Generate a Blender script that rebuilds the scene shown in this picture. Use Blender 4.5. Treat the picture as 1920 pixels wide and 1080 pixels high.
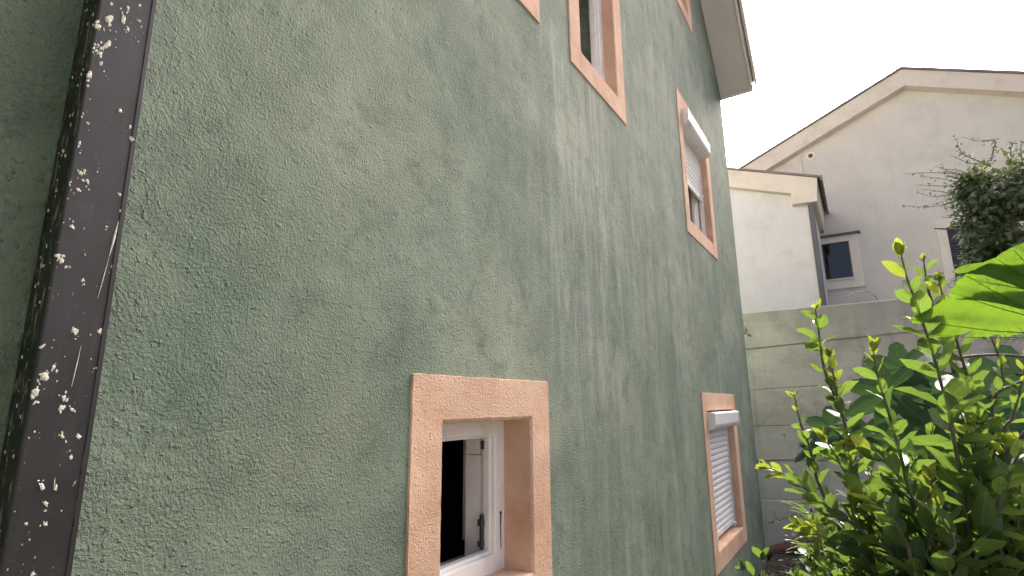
import bpy, bmesh, math, random
from mathutils import Vector, Matrix, noise
from mathutils.geometry import delaunay_2d_cdt

S = bpy.context.scene
for o in list(bpy.data.objects): bpy.data.objects.remove(o)
COL = S.collection
rnd = random.Random(7)

# ------------------------------------------------------------------ camera
CZ = 1.75                                    # eye height
FPX, YAW, PITCH, ROLL = 1015.78, math.radians(32.417), math.radians(12.2056), math.radians(-0.528)
def cam_axes():
    f = Vector((-math.sin(YAW)*math.cos(PITCH), math.cos(YAW)*math.cos(PITCH), math.sin(PITCH)))
    r = Vector((math.cos(YAW), math.sin(YAW), 0)); u = r.cross(f)
    return r*math.cos(ROLL)+u*math.sin(ROLL), u*math.cos(ROLL)-r*math.sin(ROLL), f
RX, UX, FX = cam_axes()
cd = bpy.data.cameras.new('camera'); cam = bpy.data.objects.new('camera', cd); COL.objects.link(cam)
cam.matrix_world = Matrix(((RX.x, UX.x, -FX.x, 0), (RX.y, UX.y, -FX.y, 0), (RX.z, UX.z, -FX.z, CZ), (0, 0, 0, 1)))
cd.sensor_width = 36; cd.lens = FPX/1920*36; cd.clip_start = .02; cd.clip_end = 2000
S.camera = cam

# ------------------------------------------------------------------ sky, sun, exposure
SUN_AZ, SUN_EL = math.radians(-1.0), math.radians(40)     # azimuth from +Y towards +X
w = bpy.data.worlds.new('World'); S.world = w; w.use_nodes = True
nt = w.node_tree; nt.nodes.clear()
sky = nt.nodes.new('ShaderNodeTexSky'); sky.sky_type = 'NISHITA'; sky.sun_disc = False
sky.sun_elevation = SUN_EL; sky.sun_rotation = SUN_AZ
sky.air_density = .25; sky.dust_density = 9.0; sky.ozone_density = .6
bg = nt.nodes.new('ShaderNodeBackground'); bg.inputs[1].default_value = .15
wo = nt.nodes.new('ShaderNodeOutputWorld')
nt.links.new(sky.outputs[0], bg.inputs[0]); nt.links.new(bg.outputs[0], wo.inputs[0])
sd = bpy.data.lights.new('sun', 'SUN'); sd.energy = 2.6; sd.angle = math.radians(.6); sd.color = (1, .95, .86)
sun = bpy.data.objects.new('sun', sd); COL.objects.link(sun)
SV = Vector((math.sin(SUN_AZ)*math.cos(SUN_EL), math.cos(SUN_AZ)*math.cos(SUN_EL), math.sin(SUN_EL)))
sun.rotation_euler = SV.to_track_quat('Z', 'Y').to_euler(); sun.location = (0, 20, 20)
S.view_settings.view_transform = 'Standard'; S.view_settings.look = 'None'
S.view_settings.exposure = 2.25; S.view_settings.gamma = 1; S.view_settings.use_curve_mapping = False
S.render.engine = 'CYCLES'
S.cycles.max_bounces = 8; S.cycles.transparent_max_bounces = 12; S.cycles.transmission_bounces = 6

# ------------------------------------------------------------------ helpers
def at(px, py, Y):
    """point at distance Y along the lane that stands behind a picture position"""
    d = FX*FPX + RX*(px-960) - UX*(py-540)
    return Vector((0, 0, CZ)) + d*(Y/d.y)
class MB:
    def __init__(s): s.v = []; s.f = []; s.uv = None
    def add(s, vs, fs):
        n = len(s.v); s.v += [tuple(v) for v in vs]; s.f += [tuple(i+n for i in f) for f in fs]; return s
    def box(s, x0, x1, y0, y1, z0, z1):
        return s.add([(x0,y0,z0),(x1,y0,z0),(x1,y1,z0),(x0,y1,z0),(x0,y0,z1),(x1,y0,z1),(x1,y1,z1),(x0,y1,z1)],
                     [(0,3,2,1),(4,5,6,7),(0,1,5,4),(1,2,6,5),(2,3,7,6),(3,0,4,7)])
    def prism(s, poly, axis, a, b):
        """poly: 2d points; axis 'y' -> (x,z) extruded in y ; 'x' -> (y,z) extruded in x; 'z' -> (x,y)"""
        n = len(poly)
        def p(q, t): return (t, q[0], q[1]) if axis == 'x' else (q[0], t, q[1]) if axis == 'y' else (q[0], q[1], t)
        return s.add([p(q, a) for q in poly]+[p(q, b) for q in poly],
                     [tuple(range(n))[::-1], tuple(range(n, 2*n))]+[(i, (i+1) % n, n+(i+1) % n, n+i) for i in range(n)])
    def tube(s, pts, rad, seg=8, cap=True):
        pts = [Vector(p) for p in pts]; n = len(pts)
        if not hasattr(rad, '__len__'): rad = [rad]*n
        vs = []; up = Vector((.31, .17, .93))
        for i, p in enumerate(pts):
            t = (pts[min(i+1, n-1)]-pts[max(i-1, 0)]).normalized()
            a = t.cross(up)
            if a.length < .05: a = t.cross(Vector((1, 0, 0)))
            a.normalize(); b = t.cross(a)
            vs += [p+(a*math.cos(k*2*math.pi/seg)+b*math.sin(k*2*math.pi/seg))*rad[i] for k in range(seg)]
        fs = [(i*seg+k, i*seg+(k+1) % seg, (i+1)*seg+(k+1) % seg, (i+1)*seg+k) for i in range(n-1) for k in range(seg)]
        if cap: fs += [tuple(range(seg))[::-1], tuple((n-1)*seg+k for k in range(seg))]
        return s.add(vs, fs)
    def build(s, name, mat, parent=None, smooth=False, bevel=0, bseg=2, recalc=True):
        me = bpy.data.meshes.new(name); me.from_pydata(s.v, [], s.f)
        if recalc or bevel:
            bm = bmesh.new(); bm.from_mesh(me)
            if recalc: bmesh.ops.recalc_face_normals(bm, faces=bm.faces)
            if bevel: bmesh.ops.bevel(bm, geom=[e for e in bm.edges if e.is_manifold and e.calc_face_angle(0) > .5], offset=bevel, segments=bseg, affect='EDGES', profile=.5, clamp_overlap=True)
            bm.to_mesh(me); bm.free()
        if smooth: me.polygons.foreach_set('use_smooth', [True]*len(me.polygons))
        me.materials.append(mat)
        o = bpy.data.objects.new(name, me); COL.objects.link(o)
        if parent is not None: o.parent = parent; o.matrix_parent_inverse = pinv(parent)
        return o
def pinv(p):
    m = Matrix.Identity(4); q = p; chain = []
    while q is not None: chain.append(q); q = q.parent
    m = Matrix.Identity(4)
    for q in reversed(chain): m = m @ (q.matrix_parent_inverse if q.parent else Matrix.Identity(4)) @ q.matrix_basis
    return m.inverted()
def empty(name, loc, label, cat, group=None):
    o = bpy.data.objects.new(name, None); COL.objects.link(o); o.location = loc; o.empty_display_size = .1
    return tag(o, label, cat, group)
def tag(o, label=None, cat=None, group=None, kind=None):
    if label: o['label'] = label
    if cat: o['category'] = cat
    if group: o['group'] = group
    if kind: o['kind'] = kind
    return o

# ------------------------------------------------------------------ materials
class NM:
    def __init__(s, name):
        s.m = bpy.data.materials.new(name); s.m.use_nodes = True; s.t = s.m.node_tree; s.t.nodes.clear()
        s.out = s.n('ShaderNodeOutputMaterial')
    def n(s, typ, **kw):
        nd = s.t.nodes.new(typ)
        for k, v in kw.items():
            if k.startswith('i_'):
                nd.inputs[k[2:].replace('_', ' ')].default_value = v
            else: setattr(nd, k, v)
        return nd
    def l(s, a, b): s.t.links.new(a, b)
    def coords(s, kind='Object', scale=(1, 1, 1), rot=(0, 0, 0), loc=(0, 0, 0)):
        tc = s.n('ShaderNodeTexCoord'); mp = s.n('ShaderNodeMapping')
        mp.inputs['Scale'].default_value = scale; mp.inputs['Rotation'].default_value = rot; mp.inputs['Location'].default_value = loc
        s.l(tc.outputs[kind], mp.inputs[0]); return mp.outputs[0]
    def noise(s, vec, scale, detail=3, rough=.55, dist=0, out='Fac'):
        nd = s.n('ShaderNodeTexNoise'); nd.inputs['Scale'].default_value = scale; nd.inputs['Detail'].default_value = detail
        nd.inputs['Roughness'].default_value = rough; nd.inputs['Distortion'].default_value = dist
        s.l(vec, nd.inputs['Vector']); return nd.outputs[0 if out == 'Fac' else 1]
    def ramp(s, fac, stops, interp='LINEAR'):
        nd = s.n('ShaderNodeValToRGB'); r = nd.color_ramp; r.interpolation = interp
        while len(r.elements) < len(stops): r.elements.new(.5)
        for e, (p, c) in zip(r.elements, stops):
            e.position = p; e.color = c if len(c) == 4 else (*c, 1)
        s.l(fac, nd.inputs[0]); return nd.outputs[0]
    def rng(s, v, a, b, c=0, d=1):
        nd = s.n('ShaderNodeMapRange'); nd.clamp = True
        for i, q in enumerate((a, b, c, d)): nd.inputs[i+1].default_value = q
        s.l(v, nd.inputs[0]); return nd.outputs[0]
    def math(s, op, a, b=0.5, c=None):
        nd = s.n('ShaderNodeMath', operation=op)
        for i, q in enumerate((a, b, c)):
            if q is None: continue
            if isinstance(q, (int, float)): nd.inputs[i].default_value = q
            else: s.l(q, nd.inputs[i])
        return nd.outputs[0]
    def mix(s, fac, a, b, mode='MIX'):
        nd = s.n('ShaderNodeMix', data_type='RGBA', blend_type=mode)
        for sock, q in ((nd.inputs[0], fac), (nd.inputs[6], a), (nd.inputs[7], b)):
            if isinstance(q, (int, float)): sock.default_value = q
            elif isinstance(q, tuple): sock.default_value = q if len(q) == 4 else (*q, 1)
            else: s.l(q, sock)
        return nd.outputs[2]
    def bump(s, h, strength=.5, dist=.01, prev=None):
        nd = s.n('ShaderNodeBump'); nd.inputs['Strength'].default_value = strength; nd.inputs['Distance'].default_value = dist
        s.l(h, nd.inputs['Height'])
        if prev is not None: s.l(prev, nd.inputs['Normal'])
        return nd.outputs[0]
    def pbsdf(s, col, rough=.8, normal=None, spec=.5, metal=0, coat=0):
        nd = s.n('ShaderNodeBsdfPrincipled'); nd.inputs['Metallic'].default_value = metal
        nd.inputs['Specular IOR Level'].default_value = spec; nd.inputs['Coat Weight'].default_value = coat
        if isinstance(col, tuple): nd.inputs['Base Color'].default_value = (*col[:3], 1)
        else: s.l(col, nd.inputs['Base Color'])
        if isinstance(rough, (int, float)): nd.inputs['Roughness'].default_value = rough
        else: s.l(rough, nd.inputs['Roughness'])
        if normal is not None: s.l(normal, nd.inputs['Normal'])
        return nd.outputs[0]
    def done(s, sh): s.l(sh, s.out.inputs[0]); return s.m

def stucco_relief(k, vec, amp=1.0, swirl=True):
    """hand-trowelled render: dense grains, single proud grains, drag marks and faint arcs of the trowel"""
    warp = k.noise(vec, 11, 1, out='Color')
    wv = k.n('ShaderNodeVectorMath', operation='MULTIPLY_ADD'); k.l(warp, wv.inputs[0]); wv.inputs[1].default_value = (.03, .03, .03); k.l(vec, wv.inputs[2])
    V = wv.outputs[0]
    patchn = k.noise(vec, 3.0, 2)
    patch = k.rng(patchn, .36, .64, .40, 1.15)
    g = k.noise(V, 150, 3, .62)
    lump = k.rng(k.noise(vec, 85, 2, .5), .60, .78)
    h = k.math('ADD', k.math('MULTIPLY', g, k.math('MULTIPLY', patch, 1.0)), k.math('MULTIPLY', lump, .5))
    h = k.math('ADD', h, k.math('MULTIPLY', k.noise(V, 34, 2, .5), .40))
    if swirl:
        vo = k.n('ShaderNodeTexVoronoi', feature='F1'); vo.inputs['Scale'].default_value = 1.55; k.l(V, vo.inputs['Vector'])
        ring = k.math('SINE', k.math('MULTIPLY', k.math('ADD', vo.outputs['Distance'], k.math('MULTIPLY', patchn, .12)), 150))
        sx = k.n('ShaderNodeSeparateXYZ'); k.l(vec, sx.inputs[0])
        msk = k.math('MULTIPLY', k.rng(k.noise(vec, 5.5, 2), .50, .68), k.rng(sx.outputs[1], 2.3, 1.6))
        h = k.math('ADD', h, k.math('MULTIPLY', k.math('MULTIPLY', ring, msk), k.math('MULTIPLY', g, .09)))
    h = k.math('ADD', h, k.math('MULTIPLY', patchn, 1.6))
    return k.bump(h, 1.0*amp, .0095), g, patch, V

def mat_green():
    k = NM('green_render'); vec = k.coords()
    nrm, g, patch, V = stucco_relief(k, vec, 1.0)
    c = k.ramp(k.noise(V, 1.2, 5, .62), [(.30, (.128, .178, .126)), (.5, (.188, .238, .174)), (.70, (.290, .328, .245))])
    olive = k.rng(k.noise(vec, 1.7, 3, .6), .50, .75)
    c = k.mix(k.math('MULTIPLY', olive, .38), c, (.27, .285, .195))
    dark = k.rng(k.noise(V, 6.5, 5, .72, .5), .52, .72)            # smears where the trowel pressed the colour
    c = k.mix(k.math('MULTIPLY', dark, .72), c, (.082, .122, .086))
    # rain streaks: chalky pale runs and dark wet runs, strongest on the middle of the wall under the upper windows
    st = k.noise(k.coords(scale=(1, 4.2, .36)), 2.0, 6, .66, .5)
    st2 = k.noise(k.coords(scale=(1, 13, .9), loc=(3, 1, 7)), 1.9, 4, .65, .35)
    sep = k.n('ShaderNodeSeparateXYZ'); k.l(vec, sep.inputs[0])
    loc = k.rng(k.noise(vec, .9, 2), .36, .60, .25, 1)
    band = k.math('MULTIPLY', k.math('MULTIPLY', k.rng(sep.outputs[1], 1.5, 2.5), k.rng(sep.outputs[1], 6.6, 4.0, .45, 1)), loc)
    c = k.mix(k.math('MULTIPLY', k.math('MULTIPLY', k.rng(st, .50, .70), band), .55), c, (.36, .385, .335))
    c = k.mix(k.math('MULTIPLY', k.math('MULTIPLY', k.rng(st, .48, .30), band), .6), c, (.092, .142, .118))
    c = k.mix(k.math('MULTIPLY', k.math('MULTIPLY', k.rng(st2, .58, .74), band), .35), c, (.47, .485, .43))
    st3 = k.noise(k.coords(scale=(1, 5.5, .7), loc=(1, 5, 2)), 1.8, 6, .72, .9)     # lime runs under the upper window
    reg = k.math('MULTIPLY', k.math('MULTIPLY', k.rng(sep.outputs[1], 1.95, 2.35), k.rng(sep.outputs[1], 3.5, 2.9)), k.math('MULTIPLY', k.rng(sep.outputs[2], 1.0, 2.4), k.rng(sep.outputs[2], 4.2, 3.5)))
    c = k.mix(k.math('MULTIPLY', k.math('MULTIPLY', k.rng(st3, .47, .68), reg), .55), c, (.43, .45, .41))
    c = k.mix(k.math('MULTIPLY', k.math('MULTIPLY', k.rng(st3, .46, .30), reg), .45), c, (.10, .145, .125))
    c = k.mix(k.math('MULTIPLY', k.rng(g, .52, .78), .40), c, (.30, .35, .265))
    return k.done(k.pbsdf(c, .82, nrm, .3))
def mat_peach(name='peach_render', base=(.66, .43, .295)):
    k = NM(name); vec = k.coords()
    nrm, g, patch, V = stucco_relief(k, vec, .85, False)
    b = base
    c = k.ramp(k.noise(V, 5, 4, .6), [(.3, (b[0]*.84, b[1]*.80, b[2]*.76)), (.52, b), (.75, (b[0]*1.1, b[1]*1.18, b[2]*1.25))])
    c = k.mix(k.math('MULTIPLY', k.rng(k.noise(vec, 13, 4, .7), .56, .74), .45), c, (.45, .28, .19))
    sv = k.noise(k.coords(scale=(1, 14, 1.2)), 2, 4, .65); c = k.mix(k.math('MULTIPLY', k.rng(sv, .58, .74), .35), c, (.40, .30, .23))
    c = k.mix(k.math('MULTIPLY', k.rng(g, .5, .8), .3), c, (.80, .58, .44))
    return k.done(k.pbsdf(c, .85, nrm, .3))
def mat_plain(name, col, rough=.5, var=.12, scale=6, bump=0, bscale=60, metal=0, spec=.5, dirt=None, dscale=3, streak=None):
    k = NM(name); vec = k.coords()
    c = k.ramp(k.noise(vec, scale, 4, .6), [(.25, tuple(x*(1-var) for x in col)), (.75, tuple(min(1, x*(1+var)) for x in col))])
    if dirt: c = k.mix(k.math('MULTIPLY', k.rng(k.noise(vec, dscale, 5, .7), .5, .75), .6), c, dirt)
    if streak:
        c = k.mix(k.math('MULTIPLY', k.rng(k.noise(k.coords(scale=(3.2, 3.2, .28)), 1.6, 6, .68, .3), .52, .72), .22), c, streak)
        c = k.mix(k.math('MULTIPLY', k.rng(k.noise(vec, 24, 3, .7), .55, .75), .22), c, streak)
    nrm = k.bump(k.noise(vec, bscale, 3), bump, .004) if bump else None
    r = k.rng(k.noise(vec, scale*2.3, 3), .3, .7, rough*.85, min(1, rough*1.15))
    return k.done(k.pbsdf(c, r, nrm, spec, metal))
def mat_glass(name, tint=(.75, .8, .78), refl=1.0):
    k = NM(name); tr = k.n('ShaderNodeBsdfTransparent'); tr.inputs[0].default_value = (*tint, 1)
    gl = k.n('ShaderNodeBsdfGlossy'); gl.inputs['Roughness'].default_value = .02
    fr = k.n('ShaderNodeFresnel'); fr.inputs[0].default_value = 1.52
    mx = k.n('ShaderNodeMixShader'); k.l(k.math('MULTIPLY', fr.outputs[0], refl), mx.inputs[0]); k.l(tr.outputs[0], mx.inputs[1]); k.l(gl.outputs[0], mx.inputs[2])
    return k.done(mx.outputs[0])
def mat_leaf(name, dark, light, trans, tw=.45, rough=.34, sheen=.5, vein=.5):
    k = NM(name)
    uv = k.n('ShaderNodeTexCoord').outputs['UV']; sp = k.n('ShaderNodeSeparateXYZ'); k.l(uv, sp.inputs[0])
    oi = k.n('ShaderNodeObjectInfo'); ge = k.n('ShaderNodeNewGeometry')
    r = k.math('FRACT', k.math('ADD', k.math('MULTIPLY', oi.outputs['Random'], 3.7), k.math('MULTIPLY', ge.outputs['Random Per Island'], 2.9)))
    c = k.mix(r, dark, light)
    ax = k.math('ABSOLUTE', k.math('SUBTRACT', sp.outputs[0], .5))
    mid = k.rng(ax, .018, .05, 1, 0)
    side = k.rng(k.math('SINE', k.math('MULTIPLY', k.math('SUBTRACT', sp.outputs[1], k.math('MULTIPLY', ax, .55)), 62)), .75, 1, 0, .45)
    vn = k.math('MULTIPLY', k.math('MAXIMUM', mid, side), vein)
    c = k.mix(vn, c, tuple(min(1, x*1.9+.02) for x in light))
    ns = k.noise(k.coords(), 30, 3); c = k.mix(k.math('MULTIPLY', ns, .35), c, dark)
    nrm = k.bump(k.math('SUBTRACT', 1, vn), .35, .002)
    p = k.pbsdf(c, rough, nrm, sheen)
    tl = k.n('ShaderNodeBsdfTranslucent'); tc = k.mix(r, tuple(x*.78 for x in trans), trans); tc = k.mix(k.math('MULTIPLY', vn, .5), tc, tuple(min(1, x*1.5) for x in trans)); k.l(tc, tl.inputs[0]); k.l(nrm, tl.inputs[1])
    mx = k.n('ShaderNodeMixShader'); mx.inputs[0].default_value = tw; k.l(p, mx.inputs[1]); k.l(tl.outputs[0], mx.inputs[2])
    return k.done(mx.outputs[0])
def mat_concrete():
    k = NM('board_marked_concrete'); vec = k.coords()
    board = k.noise(k.coords(scale=(.5, 1, 5)), 1.6, 7, .68, .4)
    blot = k.noise(vec, 1.1, 6, .62, .5)
    c = k.ramp(board, [(.3, (.58, .535, .46)), (.55, (.66, .615, .535)), (.75, (.71, .67, .59))])
    c = k.mix(k.math('MULTIPLY', k.rng(blot, .50, .68), .7), c, (.27, .25, .215))
    c = k.mix(k.math('MULTIPLY', k.rng(k.noise(vec, 2.7, 6, .7), .58, .72), .5), c, (.62, .59, .53))
    sep = k.n('ShaderNodeSeparateXYZ'); k.l(vec, sep.inputs[0])
    topst = k.math('MULTIPLY', k.rng(k.math('ADD', sep.outputs[2], k.math('MULTIPLY', k.noise(k.coords(scale=(1, 1, .25)), 3.5, 5, .7), .9)), 3.05, 3.5), .55)
    c = k.mix(topst, c, (.29, .27, .235))
    st = k.noise(k.coords(scale=(5, 1, .5)), 1.5, 5, .65, .3); c = k.mix(k.math('MULTIPLY', k.rng(st, .52, .68), .4), c, (.33, .305, .26))
    vo2 = k.n('ShaderNodeTexVoronoi', feature='DISTANCE_TO_EDGE'); vo2.inputs['Scale'].default_value = .8
    wv = k.n('ShaderNodeVectorMath', operation='MULTIPLY_ADD'); k.l(k.noise(vec, 3, 4, .6, out='Color'), wv.inputs[0]); wv.inputs[1].default_value = (.5, .5, .5); k.l(vec, wv.inputs[2]); k.l(wv.outputs[0], vo2.inputs['Vector'])
    crack = k.math('MULTIPLY', k.rng(vo2.outputs['Distance'], .002, .010, 1, 0), k.rng(k.noise(vec, 1.6, 2), .56, .62))
    c = k.mix(k.math('MULTIPLY', crack, .85), c, (.08, .07, .06))
    pit = k.rng(k.noise(vec, 26, 3, .6), .64, .72); c = k.mix(k.math('MULTIPLY', pit, .5), c, (.25, .23, .2))
    nrm = k.bump(k.noise(vec, 55, 4, .65), .5, .006); nrm = k.bump(board, .5, .012, nrm)
    vo = k.rng(k.noise(vec, 38, 2), .68, .74); nrm = k.bump(k.math('SUBTRACT', 1, vo), .6, .006, nrm)
    return k.done(k.pbsdf(c, .9, nrm, .25))
def mat_pipe():
    k = NM('brown_pipe_metal'); vec = k.coords()
    c = k.ramp(k.noise(vec, 9, 5, .65), [(.3, (.011, .0105, .0105)), (.6, (.0185, .0175, .0175)), (.8, (.034, .032, .031))])
    run = k.rng(k.noise(k.coords(scale=(1, 9, .9)), 6, 4, .6), .55, .75); c = k.mix(k.math('MULTIPLY', run, .35), c, (.048, .044, .041))
    sep = k.n('ShaderNodeSeparateXYZ'); ge = k.n('ShaderNodeNewGeometry'); k.l(ge.outputs['Normal'], sep.inputs[0])
    side = k.rng(sep.outputs[1], -.7, -.95)
    fle = k.rng(k.noise(k.coords(scale=(30, 30, 7)), 3.0, 4, .7), .55, .63)
    c = k.mix(k.math('MULTIPLY', k.math('MULTIPLY', side, fle), .8), c, (.33, .31, .25))
    fine = k.rng(k.noise(vec, 160, 2), .73, .78); c = k.mix(k.math('MULTIPLY', fine, .6), c, (.5, .48, .42))
    r = k.rng(k.noise(vec, 12, 4), .3, .7, .40, .62)
    nrm = k.bump(k.noise(vec, 22, 3), .12, .004)
    return k.done(k.pbsdf(c, r, nrm, .5))
M = dict(
    green=mat_green(), peach=mat_peach(), concrete=mat_concrete(), pipe=mat_pipe(),
    upvc=mat_plain('white_window_plastic', (.87, .86, .83), .32, .04, 4, dirt=(.55, .53, .47), dscale=7),
    shutter=mat_plain('pale_grey_shutter', (.80, .80, .78), .38, .05, 5, dirt=(.45, .45, .42), dscale=5),
    boxmetal=mat_plain('shutter_box_aluminium', (.70, .70, .69), .34, .06, 5, dirt=(.42, .41, .38), dscale=9),
    hinge=mat_plain('dark_hinge_metal', (.05, .055, .05), .4, .2, 40),
    cement=mat_plain('cement_splash', (.62, .59, .49), .85, .2, 80, .5, 300),
    soffit=mat_plain('grey_soffit_paint', (.58, .565, .52), .7, .08, 3, .2, 60),
    fascia=mat_plain('pale_fascia_paint', (.66, .63, .56), .6, .08, 4, .15, 60),
    roof=mat_plain('grey_roof_edge', (.36, .34, .31), .8, .3, 6, .4, 20),
    inside=mat_plain('room_plaster', (.32, .31, .29), .9, .06, 3),
    slab=mat_plain('floor_slab', (.25, .24, .22), .8, .1, 3),
    cab_dark=mat_plain('dark_cabinet_laminate', (.05, .048, .048), .3, .2, 5),
    cab_light=mat_plain('light_cabinet_laminate', (.50, .48, .45), .4, .05, 5),
    cream=mat_plain('cream_house_render', (.72, .69, .605), .88, .07, 1.2, .6, 30, streak=(.52, .49, .425), dirt=(.56, .53, .47), dscale=1.4),
    wing=mat_plain('pale_wing_render', (.74, .73, .70), .88, .06, 1.5, .6, 30, streak=(.56, .54, .49), dirt=(.56, .55, .51), dscale=1.8),
    beige=mat_plain('beige_trim_paint', (.75, .68, .57), .75, .06, 2.5, .25, 50, dirt=(.52, .46, .37), dscale=3),
    stone=mat_plain('cream_window_stone', (.84, .78, .66), .75, .05, 3, .2, 50, dirt=(.68, .62, .52), dscale=5),
    flash=mat_plain('brown_flashing', (.20, .175, .155), .5, .15, 5),
    anthracite=mat_plain('anthracite_metal', (.085, .09, .10), .4, .15, 5),
    dshutter=mat_plain('dark_shutter', (.045, .045, .062), .45, .12, 8),
    glass=mat_glass('window_glass'), darkglass=mat_glass('dark_window_glass', (.35, .38, .38), 1.3),
    bark=mat_plain('green_brown_bark', (.085, .075, .045), .75, .35, 25, .5, 120),
    twig=mat_plain('grey_twig_bark', (.10, .085, .065), .85, .3, 20, .4, 90),
    log=mat_plain('red_brown_wood', (.17, .075, .055), .75, .35, 8, .6, 40, dirt=(.07, .04, .03), dscale=6),
    soil=mat_plain('dark_soil', (.055, .043, .032), .95, .5, 4, .9, 25, dirt=(.10, .08, .055), dscale=2),
    bounce_paving=mat_plain('pale_bounce_concrete', (.42, .40, .36), .9, .15, 3, .4, 40, dirt=(.28, .26, .22), dscale=2),
    wire=mat_plain('rusty_wire', (.18, .14, .11), .7, .3, 20),
    leaf=mat_leaf('laurel_leaf', (.032, .068, .024), (.080, .138, .045), (.125, .200, .028), .42, .46, .35),
    young=mat_leaf('young_laurel_leaf', (.08, .14, .025), (.15, .20, .03), (.23, .28, .03), .45, .55, .25),
    bigleaf=mat_leaf('broad_palmate_leaf', (.040, .088, .025), (.055, .115, .030), (.105, .185, .014), .5, .5, .25, .2),
    bigdark=mat_leaf('broad_palmate_leaf_shaded', (.034, .070, .042), (.050, .095, .055), (.08, .16, .04), .25, .75, .08, .4),  # same leaves, shade put into a darker, bluer, less translucent colour
    vein=mat_leaf('leaf_vein', (.07, .14, .02), (.09, .16, .02), (.12, .21, .012), .5, .5, .2, 0),
    treeleaf=mat_leaf('ivy_tree_leaf', (.065, .100, .062), (.17, .215, .12), (.26, .33, .10), .34, .5, .3, .2),
    needle=mat_leaf('narrow_leaf', (.030, .055, .028), (.060, .090, .045), (.16, .24, .05), .3, .35, .5, .2),
)

# ------------------------------------------------------------------ ground
def grid(name, x0, x1, y0, y1, z, amp, n, mat, fr=.8):
    b = MB(); vs = []
    for j in range(n+1):
        for i in range(n+1):
            x = x0+(x1-x0)*i/n; y = y0+(y1-y0)*j/n
            vs.append((x, y, z+amp*noise.fractal(Vector((x*fr, y*fr, 3)), 1, 2, 4)))
    b.add(vs, [(j*(n+1)+i, j*(n+1)+i+1, (j+1)*(n+1)+i+1, (j+1)*(n+1)+i) for j in range(n) for i in range(n)])
    return b.build(name, mat, smooth=True)
pav = MB().box(-1.148, 9.0, -14, -1.4, -.2, .06).build('bounce_pavement', M['bounce_paving']); tag(pav, 'unseen pale concrete slab added to bounce light onto the walls', kind='structure')  # out of view, added so sunlight bounces up onto the walls
far = MB().add([(-400, -400, -.12), (400, -400, -.12), (400, 400, -.12), (-400, 400, -.12)], [(0, 1, 2, 3)]).build('ground', M['soil']); tag(far, 'dark bare soil far around the houses', kind='structure')
lane = grid('garden_soil', -1.15, 7, -1.45, 8.15, -.02, .06, 90, M['soil']); tag(lane, 'dark garden soil strip between green house and concrete wall', kind='structure')
ter = MB().box(-14, 20, 8.45, 60, -.1, 2.35).build('upper_ground', M['soil']); tag(ter, 'raised ground behind the concrete retaining wall', kind='structure')

# ------------------------------------------------------------------ green house
WX, YC = -1.15, 7.12                       # wall plane, far corner
TH = .30
SL = 1.2                                    # slope of the rake
Z0 = CZ+4.04                                # eave height at the far corner
YR = 1.6; ZR = Z0+SL*(YC-YR)               # ridge
YB = YR-(YC-YR)                            # near corner
house = empty('green_house', (WX, 2, 0), 'green rendered house with peach window borders and steep roof', 'house')
win = dict(                                  # outer y0,y1,z0,z1, border
    a=(1.235, 2.086, .975, 1.849, .146), b=(4.74, 6.095, .425, 1.84, .145), c=(1.235, 2.086, 3.615, 5.04, .146),
    d=(2.43, 3.28, 3.61, 5.04, .142), e=(4.715, 5.93, 3.245, 4.675, .145), f=(4.72, 5.68, 5.85, 7.15, .145))
def inner(q): y0, y1, z0, z1, b = q; return y0+b, y1-b, z0+b, z1-b
holes = [inner(q) for q in win.values()]
def zt(y): return Z0+SL*(YC-y) if y > YR else ZR-SL*(YR-y)
def wall_mesh():
    ys = sorted({YB, YC, YR} | {v for h in holes for v in h[:2]})
    b = MB()
    zs = sorted({-.3} | {v for h in holes for v in h[2:]})
    bm = bmesh.new(); vc = {}
    def V(x, y, z):
        k = (round(x, 4), round(y, 4), round(z, 4))
        if k not in vc: vc[k] = bm.verts.new(k)
        return vc[k]
    def F(*p):
        q = []
        for a in p:
            v = V(*a)
            if v not in q: q.append(v)
        if len(q) > 2:
            try: bm.faces.new(q)
            except ValueError: pass
    for i in range(len(ys)-1):
        a, c = ys[i], ys[i+1]; m = (a+c)/2
        hs = [h for h in holes if h[0]-1e-6 < m < h[1]+1e-6]
        cuts = [z for z in zs if z < min(zt(a), zt(c))-.01]
        for j, z in enumerate(cuts):
            last = j == len(cuts)-1
            zz = None if last else cuts[j+1]
            mid = z+.01
            if any(h[2]-1e-6 < mid < h[3]-1e-6 for h in hs): continue
            ta = zt(a) if last else zz; tc = zt(c) if last else zz
            F((WX, a, z), (WX, c, z), (WX, c, tc), (WX, a, ta))
            F((WX-TH, a, z), (WX-TH, c, z), (WX-TH, c, tc), (WX-TH, a, ta))
    for (a, c, z, t) in holes:
        F((WX, a, z), (WX-TH, a, z), (WX-TH, c, z), (WX, c, z)); F((WX, a, t), (WX-TH, a, t), (WX-TH, c, t), (WX, c, t))
        zz = [q for q in zs if z-1e-6 <= q <= t+1e-6]
        for u, v in zip(zz, zz[1:]):
            F((WX, a, u), (WX-TH, a, u), (WX-TH, a, v), (WX, a, v)); F((WX, c, u), (WX-TH, c, u), (WX-TH, c, v), (WX, c, v))
    # end faces of this wall
    for y in (YB, YC):
        F((WX, y, -.3), (WX-TH, y, -.3), (WX-TH, y, zt(y)), (WX, y, zt(y)))
    bmesh.ops.recalc_face_normals(bm, faces=bm.faces)
    me = bpy.data.meshes.new('wall'); bm.to_mesh(me); bm.free(); me.materials.append(M['green'])
    o = bpy.data.objects.new('wall', me); COL.objects.link(o); o.parent = house; o.matrix_parent_inverse = pinv(house); return o
wall = wall_mesh()
XB = -8.0
sw = MB().box(XB, WX-TH-.004, YC-TH, YC-.004, -.3, Z0-.02).build('end_wall', M['green'], house)
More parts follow.
